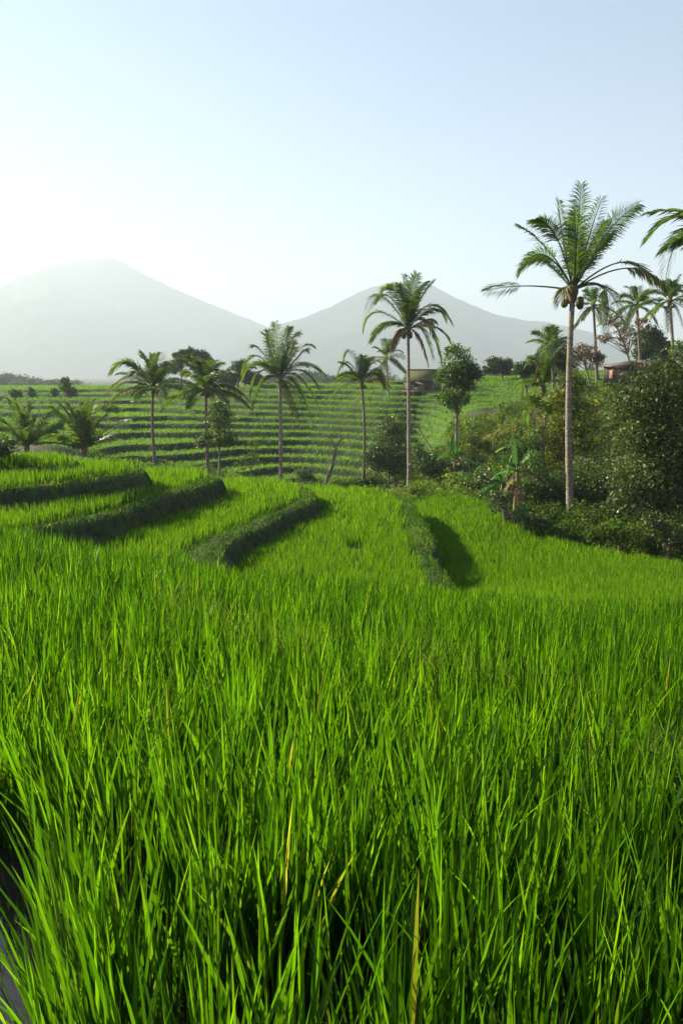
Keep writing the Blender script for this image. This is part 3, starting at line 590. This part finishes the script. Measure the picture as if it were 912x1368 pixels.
tree('pink_tree', 'leaning almost bare tree with a few pink leaf tufts behind the shelter', 'tree', 838, 58, None, [(820, 430, 18, 10), (808, 450, 14, 8), (838, 445, 16, 10), (855, 432, 12, 8)], .15, 'pink', seed=30, dens=.3, nlimb=9, trunk_r=.12, lean=.5)
for i_, (sx, sy, sw, sh, lb) in enumerate([(3, 534, 5, 5, 'small shrub in the upper left row of shrubs, at the frame edge'), (22, 526, 8, 7, 'small pale shrub second from left in the upper left row'),
        (43, 525, 5, 6, 'small round shrub third from left in the upper left row'), (72, 524, 5, 6, 'small upright shrub right of the small bright banana in the upper left row')]):
    tree('field_shrub', lb, 'shrub', sx, 100, None, [(sx, sy, sw, sh)], .22, 'scrub' if i_ != 2 else 'wood', seed=60 + i_, trunk_r=.04, nlimb=2, group='row of shrubs on the upper left terraces')
tree('field_tree', 'feathery low tree ending the row on the upper left terraces', 'tree', 87, 100, None, [(87, 515, 9, 8), (95, 524, 8, 7), (86, 508, 4, 4)], .22, 'scrub', seed=68, trunk_r=.06)

# ------------------------------------------------------------------ bananas
def banana(label, px, Y, leaves, seed, hgt=1.6, dry=0, group='banana plants on the bank', sr=.08, basepy=None):
    r = np.random.default_rng(seed); b0 = base(px, Y)
    if basepy: b0[2] = at(px, basepy, Y)[2]
    root = empty('banana_plant', b0); tag(root, label, 'banana plant', group)
    top = b0 + np.array([r.normal(0, .08), 0, hgt]); tt = np.linspace(0, 1, 8)
    sm = MB(); tube(sm, b0 + (top - b0) * tt[:, None] - np.array([0, 0, .1]) * (1 - tt[:, None]), sr * (1 - .55 * tt), 10); sm.build('stem', M['bstem'], root, smooth=True)
    for (ddx, ddz, l, kind) in leaves:
        az = math.atan2(r.uniform(-.7, .7), ddx) if abs(ddx) > .1 else r.uniform(0, 6.28)
        H = np.array([math.cos(az), math.sin(az), 0]); D = H * abs(ddx) + np.array([0, 0, ddz]); D /= np.linalg.norm(D)
        n = 24; t = np.linspace(0, 1, n)[:, None]; cur = .55 * abs(D[0]) + .12
        P = top + D * l * t + np.array([0, 0, -1.]) * l * cur * t ** 2.3
        T = np.gradient(P, axis=0); T /= np.linalg.norm(T, axis=1, keepdims=True)
        S = np.array([-H[1], H[0], 0]); tw = r.normal(0, .6); S = S * math.cos(tw) + np.cross(T, S) * math.sin(tw)
        Nn = np.cross(S, T); wd = l * .125 * np.sin(np.clip((t - .12) / .88, 0, 1) ** .75 * math.pi) ** .6 + .008
        wd[-1] = .004; lm = MB()
        Lf = P + S * wd + Nn * wd * .3 - np.array([0, 0, .25]) * wd; Rt = P - S * wd + Nn * wd * .3 - np.array([0, 0, .25]) * wd
        Lf = Lf + (Lf - P) * r.normal(-.1, .14, (n, 1)) + T * r.normal(0, .03, (n, 1)); Rt = Rt + (Rt - P) * r.normal(-.1, .14, (n, 1)) + T * r.normal(0, .03, (n, 1)); Lf[1:-1:3, 2] -= .03; Rt[2:-1:4, 2] -= .03
        V = np.concatenate([P, Lf, Rt]); i0 = np.arange(n - 1)[:, None]
        F = np.concatenate([i0 + [[0, 1, n + 1, n]], i0 + [[0, 2 * n, 2 * n + 1, 1]]]); keep = r.random(len(F)) > (.07 if kind == 'g' else .2)
        lm.add(V, F[keep], np.clip(r.normal(.5, .25) + r.normal(0, .12, len(V)), 0, 1)); tube(lm, P, .018 * (1.1 - t[:, 0]), 5, cap=False)
        o = lm.build('leaf', M['banana' if kind == 'g' else 'bananady'], root, smooth=True)
        if kind == 'd': o['label'] = 'dry brown hanging leaf'
    return root
g, d_ = 'g', 'd'
banana('banana plant with upright green leaf at the foot of the slim forked tree', 606, 33, [(-.5, 1, 1.1, g), (.35, 1, 1.0, g), (-.1, 1, 1.2, g), (.9, .3, 1.0, g), (-.9, .4, .9, g), (.8, -.4, .9, d_)], 1, 1.5)
banana('banana plant with several dead brown leaves hanging at the paddy edge', 690, 21, [(-.8, .9, 1.1, g), (-.1, 1, 1.2, g), (.5, 1, 1.1, g), (.95, .2, .9, d_), (-.3, -.9, 1.0, d_), (.3, -1, 1.1, d_), (-.6, -.7, .9, d_), (-.95, .4, .9, g), (.15, -1, .9, d_)], 2, 1.55)
banana('banana plant with broad dark blue-green leaf left of the dead-leaved one', 665, 23.5, [(-.5, 1, 1.1, g), (.2, 1, 1.2, g), (-.95, .3, 1.1, g), (.9, .3, 1.0, g), (-.8, .1, .8, g)], 3, 1.1)
banana('small bright green banana sucker at the paddy edge below the dead leaves', 703, 19.2, [(-.35, 1, .5, g), (.3, 1, .5, g), (.9, .5, .4, g), (-.9, .5, .4, g)], 4, .45, sr=.04)
banana('banana plant with one bright upright leaf on the slope above the dark one', 690, 30, [(-.35, 1, 1.1, g), (.5, 1, 1.0, g), (.9, .2, .9, g), (-.9, .4, .9, g)], 5, 1.8)
banana('tall banana plant with backlit yellow-green leaf left of the young upright palm', 702, 34, [(-.2, 1, 1.3, g), (.6, .8, 1.1, g), (-.9, .5, 1.1, g), (.9, -.2, .9, g)], 6, 2.0)
banana('slim banana plant high on the overgrown slope left of the red soil', 628, 48, [(-.6, 1, 1.0, g), (.7, .8, 1.0, g), (.1, 1, 1.0, g)], 7, .9)
banana('banana plant at the foot of the dark bush right of the tall pale palm', 636, 27, [(-.8, .8, .9, g), (.4, 1, .9, g), (.9, .4, .8, g), (-.3, 1, .8, g)], 8, .8)
banana('small bright banana plant in the upper left row of shrubs', 57, 99, [(-.2, 1, 1.3, g), (.4, 1, 1.2, g), (-.9, .5, 1.0, g), (.9, .5, 1.0, g)], 9, .9, group='row of shrubs on the upper left terraces')
banana('tiny bright banana plant on the terrace crest behind the left palms', 220, 82, [(-.3, 1, 1.0, g), (.5, 1, .9, g), (.9, .4, .8, g)], 10, .5, group='row of shrubs on the upper left terraces')

# ------------------------------------------------------------------ undergrowth, far woods
mb = MB(); r = np.random.default_rng(99)
for i_ in range(1000):
    Y = r.uniform(23, 56); px = r.uniform(500 if Y < 30 else 552, 960) if Y < 46 else r.uniform(560, 930)
    u = uof(px); x = u * Y; z, rc, kd = land(np.array([x]), np.array([Y]))
    if kd[0] != 3: continue
    s = r.uniform(.3, .95) * (Y / 36) ** .3
    leafcloud(mb, (x, Y, z[0] + s * .3), (s, s, s * .7), int(15 * s + 5), 32, r.choice([.08, .11, .15]), .15, 1000 + i_, hue=r.normal(.12, .16), shell=.5)
for i_ in range(170):               # along the right bank, right behind the paddy
    t = r.random(); px = 640 + 300 * t; Y = np.interp(px, [640, 700, 800, 912, 960], [24.5, 20.5, 18.6, 16.9, 16.4]) + r.uniform(0, 3.5)
    u = uof(px, 700); x = u * Y; z = landz(x, Y); s = r.uniform(.3, .95)
    leafcloud(mb, (x, Y, z + s * .3), (s, s, s * .6), int(20 * s + 6), 36, .085, .12, 3000 + i_, hue=r.normal(-.12, .15), shell=.5)
for i_ in range(120):               # valley floor behind the middle terraces
    Y = r.uniform(40, 50); px = r.uniform(120, 620); u = uof(px); x = u * Y; z = landz(x, Y); s = r.uniform(.3, .8)
    leafcloud(mb, (x, Y, z + s * .3), (s, s, s * .6), int(12 * s + 5), 30, .12, .13, 5000 + i_, hue=r.normal(-.05, .14), shell=.5)
tag(mb.build('undergrowth', M['scrub']), 'tangled scrub and creepers covering the slope and the bank behind the paddy', 'undergrowth', kind='stuff')

mb = MB(); tm = MB()
for i_ in range(150):
    if i_ < 60: px = r.uniform(-80, 125); Y = r.uniform(300, 380); top = np.interp(px, [-80, 0, 40, 60, 100, 125], [492, 499, 500, 506, 509, 513])
    elif i_ < 115: px = r.uniform(350, 520); Y = r.uniform(230, 300); top = np.interp(px, [350, 400, 440, 520], [505, 499, 503, 500])
    else: px = r.uniform(640, 1000); Y = r.uniform(150, 220); top = 492
    x = uof(px) * Y; z0 = -6; z1 = zof(top, Y) + r.uniform(-1.2, .8); s = r.uniform(3, 5.5)
    leafcloud(mb, (x, Y, z1 - s), (s, s, s * .95), 26, 26, 1.2, .9, 7000 + i_, shell=.5); leafcloud(mb, (x, Y, z1 - s * 2), (s * 1.2, s, s), 22, 20, 1.2, 1.0, 8000 + i_, shell=.3)
tag(mb.build('far_wood', M['wood']), 'hazy line of distant trees beyond the terraced hill', 'woodland', kind='stuff')

# red bare soil on the slope
mb = MB(); c = base(662, 46); th = np.linspace(0, 2 * math.pi, 28, endpoint=False); V = []
for k in range(8):
    q = k / 7
    for a in th:
        rx = (1.35 + .3 * math.sin(3 * a + 1) + .15 * math.sin(7 * a)) * (1 - q); V.append((c[0] + rx * math.cos(a), c[1] + rx * .8 * math.sin(a), c[2] - .15 + .8 * math.sin(q * 1.55) * (1 + .2 * math.sin(5 * a + k)) + .12 * math.sin(11 * a + k * 2)))
F = [[k * 28 + a, k * 28 + (a + 1) % 28, (k + 1) * 28 + (a + 1) % 28, (k + 1) * 28 + a] for k in range(7) for a in range(28)]
mb.add(V, F); tag(mb.build('soil_mound', M['redsoil']), 'bare reddish soil bank amid the scrub below the small right-hand terraces', 'soil mound', kind=None)

# ------------------------------------------------------------------ hut
Yh = 80; k = px2m(Yh); b0 = base(562, Yh); b0[2] = zof(523, Yh)
hut = empty('field_hut', b0); tag(hut, 'open-fronted farm hut with mossy sloping thatched roof on the terrace crest', 'hut')
ang = R(-24); ca, sa = math.cos(ang), math.sin(ang)
def hp(a, b_, c): return b0 + np.array([a * ca - b_ * sa, a * sa + b_ * ca, c])
W2, D2, ev, rg = 1.75, 1.35, 1.35, 2.25
def slab(name, pts, th, mat, par):
    P = np.array(pts); n = np.cross(P[1] - P[0], P[2] - P[0]); n /= np.linalg.norm(n); m_ = MB(); V = np.concatenate([P, P - n * th]); q = len(P)
    F = [[0, 1, 2, 3], [7, 6, 5, 4], [0, 4, 5, 1], [1, 5, 6, 2], [2, 6, 7, 3], [3, 7, 4, 0]]; m_.add(V, F); return m_.build(name, mat, par)
for s_ in (-1, 1):
    slab('roof_slope', [hp(-W2, s_ * (D2 + .35), ev - .22), hp(W2, s_ * (D2 + .35), ev - .22), hp(W2, s_ * .02, rg), hp(-W2, s_ * .02, rg)][:: -s_], .13, M['thatch'], hut)
mb = MB(); tube(mb, [hp(-W2 - .04, 0, rg + .02), hp(W2 + .04, 0, rg + .02)], .09, 8); mb.build('ridge_cap', M['thatch'], hut)
for a in (-1.6, -.55, .55, 1.6):
    for b_ in (-D2, D2):
        mb = MB(); q = hp(a, b_, 0); box(mb, q + [0, 0, .4], (.13, .13, 2.0), rz=ang); mb.build('post', M['plank'], hut)
mb = MB(); box(mb, hp(-.05, 0, .05), (3.4, 2.9, .12), rz=ang); mb.build('floor', M['plank'], hut)
mb = MB(); box(mb, hp(0, D2 - .1, .65), (3.2, .06, 1.15), rz=ang); mb.build('back_wall', M['plank'], hut)
mb = MB(); box(mb, hp(-1.07, -D2 + .02, .62), (.95, .05, 1.1), rz=ang); mb.build('front_wall', M['plank'], hut)
mb = MB(); box(mb, hp(-1.6, 0, .62), (.05, 2.5, 1.1), rz=ang); mb.build('side_wall', M['plank'], hut)
mb = MB(); box(mb, hp(0, -D2 + .02, .34), (1.0, .05, .5), rz=ang); mb.build('low_wall', M['plank'], hut)

# shelter on the right ridge
Ys = 56; b0 = base(838, Ys); b0[2] = zof(499, Ys) ; sh = empty('farm_shelter', b0); tag(sh, 'low shelter with dark sagging roof sheets, red cloth and pinkish walls on the right ridge', 'shelter')
def q_(a, b_, c): return b0 + np.array([a, b_, c])
slab('roof_sheet', [q_(-2.2, -1.1, .50), q_(.1, -1.1, .78), q_(.1, 1.1, .95), q_(-2.2, 1.1, .62)], .06, M['tin'], sh)
slab('roof_sheet', [q_(.0, -1.2, .82), q_(2.3, -1.2, .72), q_(2.3, 1.1, .95), q_(.0, 1.1, 1.05)], .06, M['tin'], sh)
for a in (-1.9, -.7, .5, 1.9):
    mb = MB(); box(mb, q_(a, -.95, .1), (.1, .1, 1.2 - .2 * (a < -1))); mb.build('post', M['plank'], sh)
mb = MB(); box(mb, q_(0, .9, 0), (4, .1, 1.4)); mb.build('back_wall', M['plank'], sh)
mb = MB(); box(mb, q_(-1.0, -.4, -.05), (1.7, .8, .62), rz=.1); mb.build('low_wall', M['brick'], sh); mb = MB(); box(mb, q_(1.6, -.5, .1), (.9, .7, .8)); mb.build('low_wall', M['brick'], sh)
mb = MB(); V = []; 
for a in range(9):
    for b_ in range(5): V.append(q_(-.3 + a * .12, -1.0 + .06 * math.sin(a * 1.7), .68 - b_ * .16 - .03 * math.sin(a)))
mb.add(V, [[a * 5 + b_, a * 5 + b_ + 1, (a + 1) * 5 + b_ + 1, (a + 1) * 5 + b_] for a in range(8) for b_ in range(4)]); mb.build('hanging_cloth', M['cloth'], sh)

# leaning trunk, leaning pole, egret
b0 = base(434, 41); b0[2] = at(432, 640, 41)[2] - .3; e = at(449, 592, 41); dt = empty('dead_trunk', b0); tag(dt, 'leaning dead tree stump with a forked broken top in front of the dark terraces', 'tree stump')
mb = MB(); t = np.linspace(0, 1, 9)[:, None]; tube(mb, b0 * (1 - t) + e * t + np.array([.12, 0, 0]) * np.sin(t * 3), .10 * (1.2 - .5 * t[:, 0]), 8); mb.build('trunk', M['bark'], dt, smooth=True)
for q in ((-10, -8), (10, -9), (18, -14)):
    mb = MB(); s0 = b0 * .12 + e * .88; e1 = e + np.array([q[0] * .041, .1, -q[1] * .041]); tube(mb, [s0, s0 * .5 + e1 * .5 + np.array([0, 0, .05]), e1], [.05, .035, .015], 6); mb.build('branch', M['bark'], dt)
a, b_ = at(531, 528, 50), at(546, 552, 50); mb = MB(); b2 = b_ + (b_ - a) * 3.2; b2[2] = min(b2[2], landz(b2[0], 50))
tube(mb, [a, a * .5 + b2 * .5, b2], [.03, .035, .05], 7); tag(mb.build('wooden_pole', M['ptrunk']), 'thin pale pole leaning beside the tall pale palm trunk', 'pole')

c = base(181, 88); c[2] = landz(c[0], 88) + .3; eg = empty('egret', c); tag(eg, 'tiny white egret standing on the left terraces', 'bird')
me = bpy.data.meshes.new('body'); pts = [(0, 0, .28, .085), (-.14, 0, .27, .06), (-.25, 0, .22, .025), (.11, 0, .33, .06), (.17, 0, .45, .03), (.14, 0, .56, .025), (.19, 0, .62, .035), (.30, 0, .61, .01)]
me.from_pydata([p_[:3] for p_ in pts], [(0, 1), (1, 2), (0, 3), (3, 4), (4, 5), (5, 6), (6, 7)], []); ob = bpy.data.objects.new('body', me); COL.objects.link(ob); ob.parent = eg; me.materials.append(M['white'])
md = ob.modifiers.new('s', 'SKIN'); 
for v_, p_ in zip(me.skin_vertices[0].data, pts): v_.radius = (p_[3], p_[3])
me.skin_vertices[0].data[0].use_root = True; ob.modifiers.new('u', 'SUBSURF').levels = 1
for s_ in (-.03, .03): mb = MB(); tube(mb, [c + [0, s_, .24], c + [.01, s_, .12], c + [0, s_, -.02]], .008, 5); mb.build('leg', M['bark'], eg)

# ------------------------------------------------------------------ mountains
def mountain(name, Yc, prof, depth, seed, ext):
    pxs = np.array([p[0] for p in prof], float); pys = np.array([p[1] for p in prof], float)
    X = np.linspace(uof(pxs[0], 480) * Yc, uof(pxs[-1], 480) * Yc, 300); V_ = np.linspace(-1, 1, 90)
    pxx = np.interp(X, [at(a, b_, Yc)[0] for a, b_ in prof], pxs); H = np.array([zof(v, Yc) for v in np.interp(pxx, pxs, pys)]); H = np.convolve(np.pad(H, 1, 'edge'), np.ones(3) / 3, 'valid')
    XX, VV = np.meshgrid(X, V_, indexing='ij'); f = (1 - np.abs(VV)) ** 1.25
    rid = np.abs(wav(XX, VV * depth, .010, seed)) * .5 + np.abs(wav(XX, VV * depth, .026, seed + 1)) * .25
    Z = -12 + (H[:, None] + 12) * f * (1 - .5 * rid * sst(0, .12, np.abs(VV)) ) + wav(XX, VV * depth, .08, seed + 2) * 1.2 * np.sqrt(f) + wav(XX, VV * depth, .3, seed + 3) * .7 * np.sqrt(f)
    YY = Yc + VV * depth; nx, nv = XX.shape; i = np.arange(nx - 1)[:, None] * nv; j = np.arange(nv - 1)[None]
    F = np.stack([i + j, i + nv + j, i + nv + j + 1, i + j + 1], -1).reshape(-1, 4); mb = MB(); mb.add(np.stack([XX, YY, Z], -1).reshape(-1, 3), F)
    tag(mb.build(name, M['mount'], smooth=True), kind='structure')
mountain('mountain', 3100, [(-900, 500), (-500, 470), (-200, 425), (-60, 395), (0, 381), (40, 364), (75, 352), (110, 346), (138, 344), (151, 341), (160, 345), (190, 362), (230, 382), (270, 400), (310, 416), (355, 434), (420, 462), (500, 486), (640, 505)], 900, 71, 0)
mountain('mountain', 2600, [(180, 505), (270, 475), (330, 448), (370, 433), (400, 425), (440, 409), (470, 393), (495, 382), (520, 376), (545, 373), (560, 373), (575, 378), (600, 392), (625, 404), (660, 419), (700, 427), (730, 429), (800, 446), (912, 466), (1100, 488), (1300, 505)], 800, 83, 0)

# haze
m, N, L = newmat('haze'); out = N.new('ShaderNodeOutputMaterial'); pv = N.new('ShaderNodeVolumePrincipled')
pv.inputs['Color'].default_value = (.74, .88, 1, 1); pv.inputs['Density'].default_value = .0005; pv.inputs['Anisotropy'].default_value = .16
L.new(pv.outputs[0], out.inputs['Volume'])
mb = MB(); box(mb, (0, 0, 240), (9000, 9000, 510)); tag(mb.build('haze', m), kind='stuff', label='pale morning haze lying over the valley', cat='haze')
